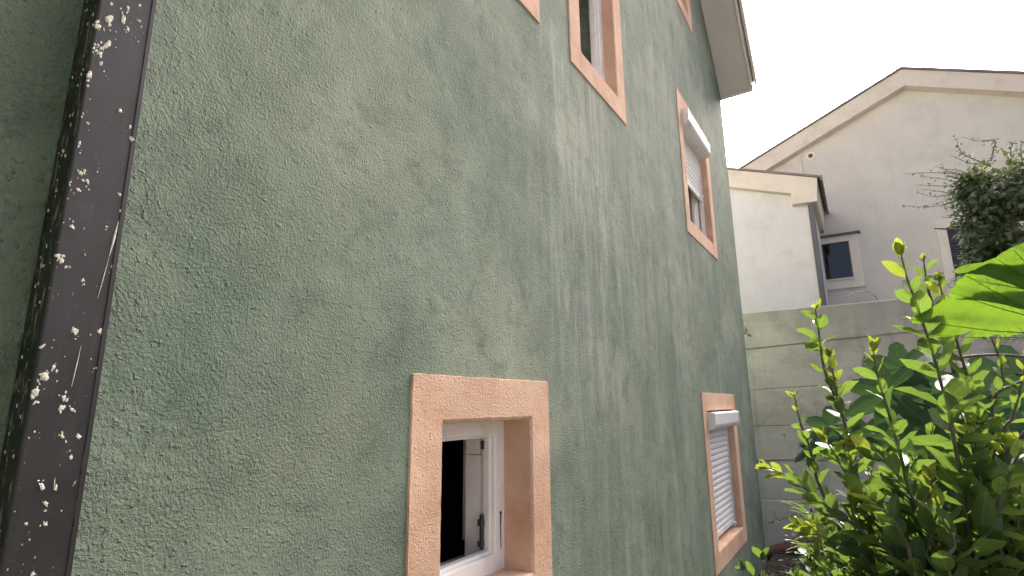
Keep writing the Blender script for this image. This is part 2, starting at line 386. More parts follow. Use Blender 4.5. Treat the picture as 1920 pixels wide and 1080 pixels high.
nw = MB().box(XB, WX-TH-.004, YB+.004, YB+TH, -.3, Z0-.02).build('end_wall', M['green'], house)
MB().prism([(YB, -.3), (YC, -.3), (YC, Z0-.02), (YR, ZR-.02), (YB, Z0-.02)], 'x', XB-.01, XB-TH).build('back_wall', M['green'], house)
for z in (.18, 2.75, 5.35): MB().box(XB, WX-TH-.006, YB+TH+.004, YC-TH-.004, z, z+.2).build('floor_slab', M['slab'], house)
MB().box(WX-2.9, WX-2.82, YB+TH+.01, YC-TH-.01, .384, 2.744).build('partition', M['inside'], house)
MB().box(WX-2.81, WX-TH-.01, 3.9, 3.98, .384, 2.744).build('partition', M['inside'], house)
MB().box(WX+.004, -.45, YB, .06, -.3, 5.2).build('added_shade_wall', M['green'], house)  # unseen block added to darken the wall strip beside the downpipe
# roof: two slabs, rake soffit and two stepped rake boards
OH, EO = .375, .05                           # overhang over the gable wall, over the eave
def slope_poly(y0, y1, off0, off1):          # strip between two heights above the slope line, y0<y1 on the far slope
    return [(y0, zt_far(y0)+off0), (y1, zt_far(y1)+off0), (y1, zt_far(y1)+off1), (y0, zt_far(y0)+off1)]
def zt_far(y): return Z0+SL*(YC-y)
roof = MB().prism(slope_poly(YR+.02, YC+EO, .17, .29), 'x', XB-.3, WX+OH+.05).build('roof', M['roof'], house)
MB().prism([(2*YR-p[0], p[1]) for p in slope_poly(YR-.02, YC+EO, .172, .292)], 'x', XB-.3, WX+OH+.05).build('roof_slope', M['roof'], roof)
MB().prism(slope_poly(YR, YC+.012, .0, .03), 'x', WX+.004, WX+OH-.004).build('soffit', M['soffit'], roof)
MB().prism(slope_poly(YR, YC+.03, -.012, .165), 'x', WX+OH, WX+OH+.03).build('rake_board', M['fascia'], roof, bevel=.003)
MB().prism(slope_poly(YR, YC+EO-.01, .09, .30), 'x', WX+OH+.055, WX+OH+.085).build('rake_board', M['fascia'], roof, bevel=.003)
MB().box(XB-.3, WX+OH-.002, YC+.004, YC+.03, Z0-.03, Z0+.12).build('eave_board', M['fascia'], roof, bevel=.003)

def surround(q, parent, depth, prd=.007, mat=None):
    """painted render border with its reveal lining, edges slightly uneven"""
    y0, y1, z0, z1, b = q; iy0, iy1, iz0, iz1 = inner(q)
    def rect(a, c, d, e, n): # n per side
        P = []
        for (p, r) in (((a, d), (c, d)), ((c, d), (c, e)), ((c, e), (a, e)), ((a, e), (a, d))):
            for i in range(n): P.append((p[0]+(r[0]-p[0])*i/n, p[1]+(r[1]-p[1])*i/n))
        return P
    n = 34; bb = MB(); loops = []
    def loop(R, x, jit, sd):
        L = []
        for (y, z) in R:
            L.append((x, y+jit*noise.noise(Vector((y*23, z*23, sd))), z+jit*noise.noise(Vector((y*23, z*23, sd+9)))))
        loops.append(L)
    O = rect(y0, y1, z0, z1, n); O2 = rect(y0+.003, y1-.003, z0+.003, z1-.003, n)
    I = rect(iy0-.004, iy1+.004, iz0-.004, iz1+.004, n); I2 = rect(iy0+.006, iy1-.006, iz0+.006, iz1-.006, n)
    loop(O, WX-.002, .0028, 1); loop(O2, WX+prd, .0028, 1); loop(I, WX+prd, .0025, 5); loop(I2, WX+prd-.007, .0025, 5); loop(I2, WX-depth, .002, 5); 
    vs = [v for L in loops for v in L]; m = 4*n
    bb.add(vs, [(k*m+i, k*m+(i+1) % m, (k+1)*m+(i+1) % m, (k+1)*m+i) for k in range(len(loops)-1) for i in range(m)])
    return bb.build('surround', mat or M['peach'], parent)
def rect_ring(y0, y1, z0, z1, wd, x0, x1):
    b = MB(); 
    O = [(y0, z0), (y1, z0), (y1, z1), (y0, z1)]; I = [(y0+wd, z0+wd), (y1-wd, z0+wd), (y1-wd, z1-wd), (y0+wd, z1-wd)]
    vs = [(x, *p) for x in (x0, x1) for p in O+I]; fs = []
    for i in range(4):
        j = (i+1) % 4
        fs += [(i, j, 4+j, 4+i), (8+i, 12+i, 12+j, 8+j), (i, 8+i, 8+j, j), (4+i, 4+j, 12+j, 12+i)]
    return b.add(vs, fs)
def shutter(parent, iy0, iy1, ztop, zbot, x, pitch=.052):
    z = ztop; prof = [(-.006, 0), (.001, .006), (.006, .018), (.006, .032), (.002, .044), (-.006, .050), (-.009, .025)]
    me = None; i = 0
    while z-pitch > zbot-1e-6:
        z -= pitch
        if me is None:
            o = MB().prism([(p[0]*1.25, p[1]*pitch/.052) for p in prof], 'y', iy0, iy1).build('slat', M['shutter'], parent); me = o.data; zb = z; o0 = o
        else:
            o = bpy.data.objects.new('slat', me); COL.objects.link(o); o.parent = parent; o.matrix_parent_inverse = o0.matrix_parent_inverse
        o.location = (x, 0, z); i += 1
    MB().box(x-.010, x+.012, iy0, iy1, z-.045, z-.002).build('bottom_bar', M['shutter'], parent, bevel=.003)
    for yy in (iy0+.12, iy1-.12):
        MB().tube([(x+.01, yy, z-.024), (x+.05, yy, z-.024)], .011, 10).build('stop_pin', M['upvc'], parent)
    return z-.045
def shutter_box(parent, iy0, iy1, zt_, h=.145, out=.062, back=-.075):
    pr = [(back, 0), (out*.45, 0), (out*.8, h*.10), (out, h*.28), (out, h*.5), (out, h-.012), (out-.006, h-.004), (back, h)]
    b = MB().prism([(WX+p[0], zt_-h+p[1]) for p in pr], 'y', iy0+.006, iy1-.006)
    bo = b.build('shutter_box', M['boxmetal'], parent, bevel=.002)
    for yy in (iy0+.001, iy1-.008):
        MB().prism([(WX+p[0]*1.0+(.004 if p[0] > 0 else 0), zt_-h-.003+p[1]*1.03) for p in pr], 'y', yy, yy+.006).build('end_cap', M['upvc'], parent)
    return bo
def window(key, depth, sash='closed', shut=None):
    q = win[key]; iy0, iy1, iz0, iz1 = inner(q); e = .007
    iy0 += e; iy1 -= e; iz0 += e; iz1 -= e
    xf = WX-depth
    wn = rect_ring(iy0-.02, iy1+.02, iz0-.02, iz1+.02, .082, xf-.07, xf).build('window', M['upvc'], house, bevel=.006, bseg=3)
    surround(q, wn, depth+.012)
    rect_ring(iy0+.052, iy1-.052, iz0+.052, iz1-.052, .02, xf-.055, xf-.022).build('rebate', M['upvc'], wn, bevel=.004)
    if sash in ('closed', 'tilt'):
        a, c, d, t = iy0+.056, iy1-.056, iz0+.056, iz1-.056
        hp = Matrix.Identity(4)
        if sash == 'tilt': hp = Matrix.Translation((xf-.05, 0, d)) @ Matrix.Rotation(math.radians(-18), 4, 'Y') @ Matrix.Translation((-(xf-.05), 0, -d))
        def put(b, nm, mt, **k):
            b.v = [tuple(hp @ Vector(v)) for v in b.v]; return b.build(nm, mt, wn, **k)
        dx = -.02 if sash == 'tilt' else -.002
        put(rect_ring(a, c, d, t, .065, xf-.072+dx, xf-.012+dx), 'sash', M['upvc'], bevel=.006)
        put(MB().box(xf-.045+dx, xf-.041+dx, a+.058, c-.058, d+.058, t-.058), 'pane', M['glass'])
    return wn, (iy0, iy1, iz0, iz1), xf
# ground floor, near: open casement, hinges showing
wa, (a0, a1, b0, b1), xf = window('a', .125, 'open')
MB().box(xf-.060, xf-.046, a1-.080, a1-.064, b1-.12, b1-.085).build('hinge', M['hinge'], wa, bevel=.002)
hb = MB().box(xf-.062, xf-.046, a1-.084, a1-.062, b0+.075, b0+.20); hb.box(xf-.066, xf-.044, a1-.092, a1-.070, b0+.085, b0+.105); hb.box(xf-.066, xf-.044, a1-.092, a1-.070, b0+.16, b0+.185)
hb.build('hinge', M['hinge'], wa, bevel=.002)
hs = MB().tube([(xf-.03, a1-.026, b0+.215), (xf+.001, a1-.028, b0+.205)], .006, 8); hs.tube([(xf+.003, a1-.027, b0+.21), (xf+.003, a1-.030, b0+.15), (xf+.002, a1-.026, b0+.075)], [.0035, .002, .0015], 6)
hs.build('hanging_cord', M['hinge'], wa)
MB().box(WX-TH-.03, xf-.075, a0-.01, a1+.01, b0-.03, b0+.02).build('inner_sill', M['upvc'], wa, bevel=.003)
# open sash folded back inside the room against the jamb
so = rect_ring(xf-.56, xf-.10, b0+.06, b1-.06, .07, 0, .055)
so.v = [(WX-TH-.02-v[0], a1+.05-(v[1]-(xf-.10)), v[2]) for v in so.v]; so.build('sash', M['upvc'], wa, bevel=.005)
MB().box(WX-TH-.05, WX-TH-.045, a1+.12, a1+.44, b0+.12, b1-.12).build('pane', M['darkglass'], wa)
zj = at(890, 852, a1-.062).z
for (p, r) in ((b0+.021, zj-.0015), (zj+.0015, b1-.003)): MB().box(xf-.15, xf-.073, a1-.060, a1-.004, p, r).build('jamb_lining', M['upvc'], wa, bevel=.001)
# cabinets in the room behind it
cb = empty('tall_cabinet', (-2.2, 2.9, .38), 'light grey tall cabinet seen through the open ground floor window', 'cabinet')
cx0 = at(871, 900, 2.95).x
MB().box(cx0, WX-TH-.02, 2.97, 3.55, .384, 2.6).build('carcass', M['cab_light'], cb)
MB().box(cx0+.004, WX-TH-.03, 2.95, 2.967, .45, at(890, 852, 2.95).z-.004).build('door', M['cab_light'], cb, bevel=.002)
MB().box(cx0+.004, WX-TH-.03, 2.95, 2.967, at(890, 852, 2.95).z+.004, 2.59).build('door', M['cab_light'], cb, bevel=.002)
cb = empty('tall_cabinet', (-2.7, 2.9, .38), 'black tall cupboard seen through the open ground floor window', 'cabinet')
MB().box(cx0-1.3, cx0-.006, 3.02, 3.58, .384, 2.6).build('carcass', M['cab_dark'], cb)
zs = at(850, 875, 3.0).z; x1 = at(834, 900, 3.0).x
for (p, r) in ((cx0-1.29, x1-.004), (x1+.004, cx0-.01)):
    for (s_, t_) in ((.45, zs-.004), (zs+.004, 2.59)): MB().box(p, r, 3.0, 3.017, s_, t_).build('door', M['cab_dark'], cb, bevel=.002)
# ground floor, far: shutter fully down
wb, (p0, p1, q0, q1), xb = window('b', .115, 'closed')
shutter_box(wb, p0, p1, q1-.012)
shutter(wb, p0+.02, p1-.02, q1-.145, q0+.05, WX-.075)
for yy in (p0+.002, p1-.024): MB().box(WX-.098, WX-.058, yy, yy+.022, q0, q1-.16).build('guide_rail', M['shutter'], wb, bevel=.002)
# upper floor
window('c', .10, 'closed')
window('d', .075, 'tilt')
we, (p0, p1, q0, q1), xb = window('e', .115, 'closed')
shutter_box(we, p0, p1, q1-.012)
shutter(we, p0+.02, p1-.02, q1-.145, q1-.145-.052*9-.045, WX-.075)
for yy in (p0+.002, p1-.024): MB().box(WX-.098, WX-.058, yy, yy+.022, q0, q1-.16).build('guide_rail', M['shutter'], we, bevel=.002)
window('f', .10, 'closed')

# ------------------------------------------------------------------ downpipe
py0, py1, px1 = .313, .401, WX+.08
ZT = 6.5
dp = MB().box(WX+.002, px1, py0, py1, -.05, ZT).build('downpipe', M['pipe'], house, bevel=.005, bseg=3)
tag(dp, 'dark brown square downpipe spattered with pale cement')
MB().box(px1-.001, px1+.0015, py1-.006, py1+.0012, -.04, ZT-.01).build('seam', M['pipe'], dp, bevel=.0005)
for z in (.55, 3.6, 5.6):
    b = MB().box(WX+.001, px1+.003, py0-.003, py1+.004, z, z+.03); b.build('bracket', M['pipe'], dp, bevel=.001)
sp = MB()
def blob(y, z, r, h, asp=1.0, side=False, tilt=0.):
    n = 9; vs = []; ph = rnd.uniform(0, 6); ca, sa = math.cos(tilt), math.sin(tilt)
    for ring, (rr, hh) in enumerate(((1, -.0004), (.72, .75), (.3, 1.0))):
        for k in range(n):
            t = k*2*math.pi/n; q = r*rr*(1+.75*noise.noise(Vector((math.cos(t)*1.6+ph*9, math.sin(t)*1.6, ph*5))) + rnd.uniform(-.22, .22))
            u, v = q*math.cos(t)/asp, q*math.sin(t)*asp
            u, v = u*ca-v*sa, u*sa+v*ca
            d = hh*h*(1+rnd.uniform(-.3, .3)) if ring else hh
            vs.append((px1+d, y+u, z+v) if not side else (y+u, py0-d, z+v))
    c = len(vs); vs.append(((px1+h) if not side else y, y if not side else py0-h, z))
    fs = [(a*n+k, a*n+(k+1) % n, (a+1)*n+(k+1) % n, (a+1)*n+k) for a in range(2) for k in range(n)]+[(2*n+k, 2*n+(k+1) % n, c) for k in range(n)]
    sp.add(vs, fs)
# clusters where the spatter shows in the photograph (picture positions on the pipe's front face)
def onpipe(px, py):
    d = FX*FPX + RX*(px-960) - UX*(py-540); t = px1/d.x; return d.y*t, d.z*t+CZ
clus = [(205,35,9,6),(232,35,7,5),(183,50,6,5),(200,85,7,7),(188,100,4,6),(225,208,5,1),(168,140,6,4),(180,95,4,9),(150,215,4,5),(165,232,3,4),(248,262,6,2),(142,272,6,4),(152,325,5,5),(165,340,4,4),(146,355,4,4),(120,365,5,5),(135,425,4,5),(108,480,5,5),(116,490,5,4),(130,500,2,5),(90,567,6,3),(140,622,6,3),(187,622,5,3),(79,650,4,2),(83,706,7,6),(100,690,4,5),(66,736,6,5),(120,746,5,4),(115,766,5,4),(135,768,4,3),(148,820,4,4),(117,818,4,4),(134,858,4,3),(78,912,5,3),(104,915,4,1),(86,945,4,3),(49,982,3,1),(85,984,4,3),(5,1030,7,2),(61,1076,5,2),(225,365,4,2),(225,395,3,2),(200,425,3,3),(155,525,3,4),(210,500,3,2),(262,40,4,4),(240,55,4,4),(262,10,3,2),(182,690,3,3),(182,704,3,2),(260,190,3,2)]
for (x, y, r, n) in clus:
    for k in range(n):
        yy, zz = onpipe(x+rnd.gauss(0, r*1.15)*(k > 0), y+rnd.gauss(0, r*1.9)*(k > 0))
        if not (py0+.004 < yy < py1-.003): continue
        r0 = r*.00085*(1 if k == 0 else rnd.uniform(.25, .7)); blob(yy, zz, r0, min(.0016, r0*.3), rnd.uniform(1.0, 1.45), False, rnd.uniform(-.5, .5))
for i in range(150):
    z = rnd.uniform(.9, 3.2); y = py0+.004+abs(rnd.gauss(0, .022))
    if rnd.random() < .3: y = rnd.uniform(py0+.005, py1-.005)
    if y > py1-.004: continue
    r0 = rnd.uniform(.0006, .0017)*(1.3 if z > 2 else 1); blob(y, z, r0, r0*.5, rnd.uniform(1, 1.5), False, rnd.uniform(-.6, .6))
for i in range(160):
    z = rnd.uniform(.9, 3.3); x = rnd.uniform(WX+.02, px1-.005); r0 = rnd.uniform(.0007, .0028); blob(x, z, r0, r0*.5, rnd.uniform(1, 1.9), True, rnd.uniform(-.4, .4))
for (pa, pb, r0) in (((222, 415), (205, 480), .0022), ((205, 480), (183, 560), .0008), ((152, 648), (134, 725), .0009), ((103, 895), (101, 915), .0007), ((143, 900), (136, 912), .0007)):
    A = onpipe(*pa); B = onpipe(*pb); L = math.hypot(A[0]-B[0], A[1]-B[1])/2
    sp.tube([(px1+.0001, A[0], A[1]), (px1+.0003, (A[0]+B[0])/2, (A[1]+B[1])/2), (px1+.0001, B[0], B[1])], [r0*.3, r0, r0*.3], 6)
tag(sp.build('cement_splashes', M['cement'], dp), 'pale cement and paint splashes stuck on the brown downpipe', kind='stuff')

# ------------------------------------------------------------------ concrete wall
YW = 8.2
cw = empty('concrete_wall', (0, YW, 0), 'grey board marked concrete retaining wall behind the shrubs', 'wall')
TZ = at(1560, 572, YW).z
def joint(z):                                # wavy, slightly tilted pour line
    return [(x, z+.045*x+.012*noise.noise(Vector((x*1.7, z*3, 0)))+.006*noise.noise(Vector((x*6, z*3, 2)))) for x in [-7+.25*i for i in range(65)]]
js = [[(x, -.3) for (x, _) in joint(0)]]+[joint(CZ+v) for v in (-1.19, -.70, -.26, .23, .80)]+[[(x, TZ+.004*noise.noise(Vector((x*3, 0, 4)))) for (x, _) in joint(0)]]
for k in range(len(js)-1):
    lo, hi = js[k], js[k+1]; g = .004; off = (-.006, .009, -.010, .004, .012, -.004)[k]; b = MB(); n = len(lo)
    vs = []
    for (x, z), (_, t) in zip(lo, hi):
        z += g; t -= g if k < len(js)-2 else 0
        yf = YW+off+.006*noise.noise(Vector((x*.9, k*3.1, 0)))
        vs += [(x, YW+.25, z), (x, yf+.008, z), (x, yf, z+.008), (x, yf+.003*noise.noise(Vector((x*2, k, 5))), (z+t)/2), (x, yf, t-.008), (x, yf+.008, t), (x, YW+.25, t)]
    m = 7
    fs = [(i*m+j, (i+1)*m+j, (i+1)*m+(j+1) % m, i*m+(j+1) % m) for i in range(n-1) for j in range(m)]+[tuple(range(m)), tuple((n-1)*m+j for j in range(m))]
    b.add(vs, fs).build('concrete_course', M['concrete'], cw)
MB().box(-6.9, 8.9, YW+.03, YW+.22, -.3, TZ-.02).build('core', M['concrete'], cw)
wr = MB()
wr.tube([at(x, y, YW+.12) for (x, y) in ((1575, 566), (1590, 555), (1605, 548), (1625, 546), (1638, 552), (1645, 562))], .006, 6)
tag(wr.build('wire_loop', M['wire'], smooth=True), 'thin rusty wire bent in an arc on top of the concrete wall', 'wire')
lg = MB(); A = at(1436, 1042, YW-.5); B = at(1530, 1010, YW-.35)
pts = [A.lerp(B, i/8)+Vector((0, 0, .01*math.sin(i*1.3))) for i in range(9)]
lo = lg.tube(pts, [.075, .08, .078, .08, .082, .08, .079, .08, .076], 12).build('timber_pole', M['log'], smooth=True)
tag(lo, 'reddish brown timber pole lying at the foot of the concrete wall', 'pole')

# ------------------------------------------------------------------ cream house
YH, YWG = 16.0, 13.3
ch = empty('cream_house', (2, YH, 2.3), 'cream rendered house with beige roof edge behind the concrete wall', 'house')
def h(px, py, Y=YH): p = at(px, py, Y); return p.x, p.z
ax, az = 1.80, 8.30+CZ; sl = .43
def rz(x): return az-sl*abs(x-ax)
xl, xr = -5.5, 9.1
MB().prism([(xl+.3, 2.3), (xr-.3, 2.3), (xr-.3, rz(xr-.3)-.3), (ax, az-.3), (xl+.3, rz(xl+.3)-.3)], 'y', YH, YH+9).build('wall', M['cream'], ch)
for s_, xe in ((-1, xl), (1, xr)):
    rf = MB().prism([(ax, az+.02), (ax, az-.04), (xe, rz(xe)-.04), (xe, rz(xe)+.02)], 'y', YH-.32, YH+9.3).build('roof', M['flash'], ch)
    MB().prism([(ax, az-.044), (ax, az-.50), (xe, rz(xe)-.50), (xe, rz(xe)-.044)], 'y', YH-.28, YH-.004).build('fascia', M['beige'], rf, bevel=.004)
# pilaster strip and vent
x0, z0 = h(1474, 300); x1_, z1 = h(1503, 300)
MB().prism([(x0, 2.3), (x1_, 2.3), (x1_, rz(x1_)-.52), (x0, rz(x0)-.52)], 'y', YH-.05, YH-.002).build('pilaster', M['cream'], ch, bevel=.005)
vx, vz = h(1520, 293)
vt = MB().tube([(vx, YH+.01, vz), (vx, YH-.035, vz)], .115, 24).build('vent', M['stone'], ch, smooth=False)
MB().tube([(vx, YH-.03, vz), (vx, YH-.042, vz)], .06, 20).build('vent_grille', M['anthracite'], vt)
# small window with cap
wn = rect_ring(-.535, .37, 2.84+CZ, 4.25+CZ, .12, 0, 1); wn = MB()
ox0, ox1, oz0, oz1 = -.55, .37, 2.835+CZ, 4.22+CZ; gx0, gx1, gz0, gz1 = -.475, .145, 3.10+CZ, 4.06+CZ
def ring_xz(O, I, y0, y1):
    b = MB(); Op = [(O[0], O[2]), (O[1], O[2]), (O[1], O[3]), (O[0], O[3])]; Ip = [(I[0], I[2]), (I[1], I[2]), (I[1], I[3]), (I[0], I[3])]
    vs = [(p[0], y, p[1]) for y in (y0, y1) for p in Op+Ip]; fs = []
    for i in range(4):
        j = (i+1) % 4; fs += [(i, j, 4+j, 4+i), (8+i, 12+i, 12+j, 8+j), (i, 8+i, 8+j, j), (4+i, 4+j, 12+j, 12+i)]
    return b.add(vs, fs)
cwn = ring_xz((ox0, ox1, oz0, oz1), (gx0, gx1, gz0, gz1), YH-.07, YH-.003).build('window', M['stone'], ch, bevel=.004)
ring_xz((gx0-.03, gx1+.03, gz0-.03, gz1+.03), (gx0+.03, gx1-.03, gz0+.03, gz1-.03), YH-.045, YH-.006).build('frame', M['anthracite'], cwn)
MB().box(gx0+.02, gx1-.02, YH-.028, YH-.022, gz0+.02, gz1-.02).build('pane', M['darkglass'], cwn)
MB().box(gx0+.028, gx1-.028, YH-.015, YH-.004, gz0+.028, gz1-.028).build('back_panel', M['dshutter'], cwn)  # dark panel directly behind the pane
MB().box(ox0-.06, ox1+.05, YH-.16, YH-.004, oz1+.003, oz1+.045).build('cap', M['anthracite'], cwn)
MB().box(gx0-.01, gx1+.02, YH-.10, YH-.04, gz0-.05, gz0-.002).build('sill', M['beige'], cwn, bevel=.004)
# larger shuttered window, half behind the ivy tree
ox0, ox1, oz0, oz1 = 1.94, 3.40, 2.2+CZ, 4.25+CZ; gx0, gx1, gz0, gz1 = 2.13, 3.2, 2.4+CZ, 4.04+CZ
cwn = ring_xz((ox0, ox1, oz0, oz1), (gx0, gx1, gz0, gz1), YH-.07, YH-.003).build('window', M['stone'], ch, bevel=.004)
ring_xz((gx0-.02, gx1+.02, gz0-.02, gz1+.02), (gx0+.03, gx1-.03, gz0+.03, gz1-.03), YH-.05, YH-.006).build('frame', M['dshutter'], cwn)
z = gz1-.03; me = None
while z > gz0+.04:
    z -= .055
    if me is None: o = MB().prism([(YH-.022, 0), (YH-.034, .015), (YH-.034, .035), (YH-.022, .05), (YH-.012, .025)], 'x', gx0+.03, gx1-.03).build('slat', M['dshutter'], cwn); me = o.data; o0 = o
    else: o = bpy.data.objects.new('slat', me); COL.objects.link(o); o.parent = cwn; o.matrix_parent_inverse = o0.matrix_parent_inverse
    o.location.z = z
# projecting wing with sloping boxed cornice and dark downpipe
wxr = -.47                                  # right corner of the wing
def wz(x): return CZ+4.937-.36*(x+.3)
MB().prism([(-6, 2.3), (wxr, 2.3), (wxr, wz(wxr)-.25), (-6, wz(-6)-.25)], 'y', YWG+.18, YH-.004).build('wing_wall', M['wing'], ch)
zc = wz(-.86)
corn = MB().prism([(-6, wz(-6)), (-.30, wz(-.30)), (-.36, CZ+4.39), (-.86, CZ+4.42), (-.86, zc-.45), (-6, wz(-6)-.45)], 'y', YWG, YH-.01).build('wing_cornice', M['beige'], ch, bevel=.006)
MB().prism([(-6, wz(-6)+.003), (-.25, wz(-.25)+.003), (-.25, wz(-.25)+.05), (-6, wz(-6)+.05)], 'y', YWG-.04, YH-.012).build('flashing', M['flash'], corn)
MB().box(-.246, -.20, YWG-.04, YH-.02, wz(-.25)-.07, wz(-.25)+.05).build('gutter', M['flash'], corn, bevel=.01)
MB().box(-.555, -.445, YWG+.06, YWG+.16, 2.3, CZ+4.36).build('downpipe', M['anthracite'], ch, bevel=.012)

# ------------------------------------------------------------------ leaves
def leaf_geo(width=.42, curl=.12, fold=.10, wav=.02, seed=0, rows=6, tip=1.0):
    """leaf of length 1 along +Y, upper side +Z; returns verts, faces, uvs"""
    R = random.Random(seed); vs = []; uv = []; fs = []
    for i in range(rows+1):
        t = i/rows; wd = width*.5*(math.sin(math.pi*min(1, t**.95))**.68)*tip
        zc = -curl*t*t+.03*math.sin(t*5+seed)
        if i in (0, rows):
            vs.append((0, t, zc)); uv.append((.5, t))
        else:
            for sgn in (-1, 0, 1):
                vs.append((sgn*wd*(1+R.uniform(-.05, .05)), t, zc+(abs(sgn)*fold*wd/(.5*width+1e-6)*.5+(wav*math.sin(t*14+sgn+seed) if sgn else 0)))); uv.append((.5+.5*sgn, t))
    def ix(i, j): return 0 if i == 0 else (len(vs)-1 if i == rows else 1+(i-1)*3+j)
    for i in range(rows):
        for j in (0, 1):
            q = [ix(i, j), ix(i, j+1), ix(i+1, j+1), ix(i+1, j)]; qq = []
            for a in q:
                if a not in qq: qq.append(a)
            fs.append(tuple(qq))
    return vs, fs, uv
def mesh_uv(name, vs, fs, uv, mat):
    me = bpy.data.meshes.new(name); me.from_pydata(vs, [], fs); ul = me.uv_layers.new(name='UVMap')
    li = [0]*len(me.loops); me.loops.foreach_get('vertex_index', li)
    flat = [c for i in li for c in uv[i]]; ul.data.foreach_set('uv', flat)
    me.polygons.foreach_set('use_smooth', [True]*len(me.polygons)); me.materials.append(mat); return me
LG = [leaf_geo(.50, .10, .12, .02, 1), leaf_geo(.50, .22, .16, .03, 2), leaf_geo(.47, .02, .10, .025, 3), leaf_geo(.54, .30, .08, .02, 4), leaf_geo(.46, -.08, .2, .03, 5)]
LAUREL = [mesh_uv('leaf', *g, M['leaf']) for g in LG]; YOUNG = [mesh_uv('leaf', *g, M['young']) for g in LG]
def frame(pos, d, n, size, wscale=1.0):
    d = d.normalized(); x = d.cross(n)
    if x.length < 1e-3: x = d.cross(Vector((.3, .9, .1)))
    x.normalize(); z = x.cross(d)
    m = Matrix(((x.x*wscale, d.x, z.x, 0), (x.y*wscale, d.y, z.y, 0), (x.z*wscale, d.z, z.z, 0), (0, 0, 0, 1)))
    return Matrix.Translation(pos) @ m @ Matrix.Scale(size, 4)
class Foliage:
    """collects leaves; the largest in view become parts, the rest one stuff mesh"""
    def __init__(s): s.L = []
    def add(s, mtx, kind, var, prio=0): s.L.append((mtx, kind, var, prio))
    def build(s, parent, limit=300, name='leaf'):
        inv = pinv(parent)
        def score(q):
            p = q[0].translation; return (-q[3], (p-Vector((0, 0, CZ))).length/q[0].to_scale().y)
        L = sorted(s.L, key=score)
        for (m, kind, var, pr) in L[:limit]:
            o = bpy.data.objects.new(name, (YOUNG if kind else LAUREL)[var]); COL.objects.link(o); o.parent = parent; o.matrix_parent_inverse = inv; o.matrix_basis = m
        rest = L[limit:]
        if rest:
            for kd in (0, 1):
                vs = []; fs = []; uv = []
                for (m, kind, var, pr) in rest:
                    if kind != kd: continue
                    g = LG[var]; n = len(vs); vs += [tuple(m @ Vector(v)) for v in g[0]]; fs += [tuple(i+n for i in f) for f in g[1]]; uv += g[2]
                if vs:
                    o = bpy.data.objects.new('foliage', mesh_uv('foliage', vs, fs, uv, M['young' if kd else 'leaf'])); COL.objects.link(o); o.parent = parent; o.matrix_parent_inverse = inv; o['kind'] = 'stuff'
def smooth_path(P, n=6):
    out = []
    for i in range(len(P)-1):
        p0, p1, p2, p3 = P[max(i-1, 0)], P[i], P[i+1], P[min(i+2, len(P)-1)]
        for k in range(n):
            t = k/n; out.append(.5*((2*p1)+(p2-p0)*t+(2*p0-5*p1+4*p2-p3)*t*t+(3*p1-p0-3*p2+p3)*t**3))
    out.append(P[-1]); return out
def shoot(fol, parent, P, r0, r1, size, dens, start=.15, young=.12, prio=0, spread=(32, 66), tipsize=.5):
    """a stem through points P carrying alternate leaves; dens leaves per metre"""
    Q = smooth_path(P); n = len(Q)
    MB().tube(Q, [r0+(r1-r0)*i/(n-1) for i in range(n)], 7).build('stem', M['bark'], parent, smooth=True)
    L = [0]
    for a, b in zip(Q, Q[1:]): L.append(L[-1]+(b-a).length)
    tot = L[-1]; k = max(3, int(tot*(1-start)*dens)); az_ = rnd.uniform(0, 6.28)
    for i in range(k):
        s_ = start+(1-start)*(i+.5+rnd.uniform(-.3, .3))/k; s_ = min(s_, .998); dl = s_*tot
        j = max(q for q in range(n) if L[q] <= dl); j = min(j, n-2); t = (dl-L[j])/max(1e-6, L[j+1]-L[j])
        pos = Q[j].lerp(Q[j+1], t); T = (Q[j+1]-Q[j]).normalized()
        az_ += 2.4+rnd.uniform(-.35, .35)
        a = T.orthogonal().normalized(); b = T.cross(a); out = a*math.cos(az_)+b*math.sin(az_)
        ang = math.radians(rnd.uniform(*spread)*(1-.45*max(0, s_-.8)/.2)); d = T*math.cos(ang)+out*math.sin(ang)
        nn = (T*math.sin(ang)-out*math.cos(ang))*.55+SV*rnd.uniform(.3, 1.5)+Vector((rnd.uniform(-.5, .5), rnd.uniform(-.5, .5), rnd.uniform(-.3, .4)))
        d += Vector((0, 0, rnd.uniform(-.15, .12)))
        sz = size*rnd.uniform(.72, 1.18)*(1 if s_ < .75 else 1-(1-tipsize)*(s_-.75)/.25)
        fol.add(frame(pos+d.normalized()*.004, d, nn, sz, rnd.uniform(.88, 1.2)), 1 if s_ > 1-young else 0, rnd.randrange(5), prio)
    T = (Q[-1]-Q[-2]).normalized()
    for i in range(4):                       # terminal tuft
        a = T.orthogonal().normalized(); b = T.cross(a); t = i*1.7+rnd.uniform(-.3, .3); out = a*math.cos(t)+b*math.sin(t)
        d = T*.85+out*.5; fol.add(frame(Q[-1], d, T*.5-out, size*tipsize*rnd.uniform(.55, .8), 1.1), 1 if young > 0 else 0, rnd.randrange(5), prio)
def px_path(pts, Ya, Yb):
    n = len(pts); return [at(x, y, Ya+(Yb-Ya)*i/(n-1)) for i, (x, y) in enumerate(pts)]

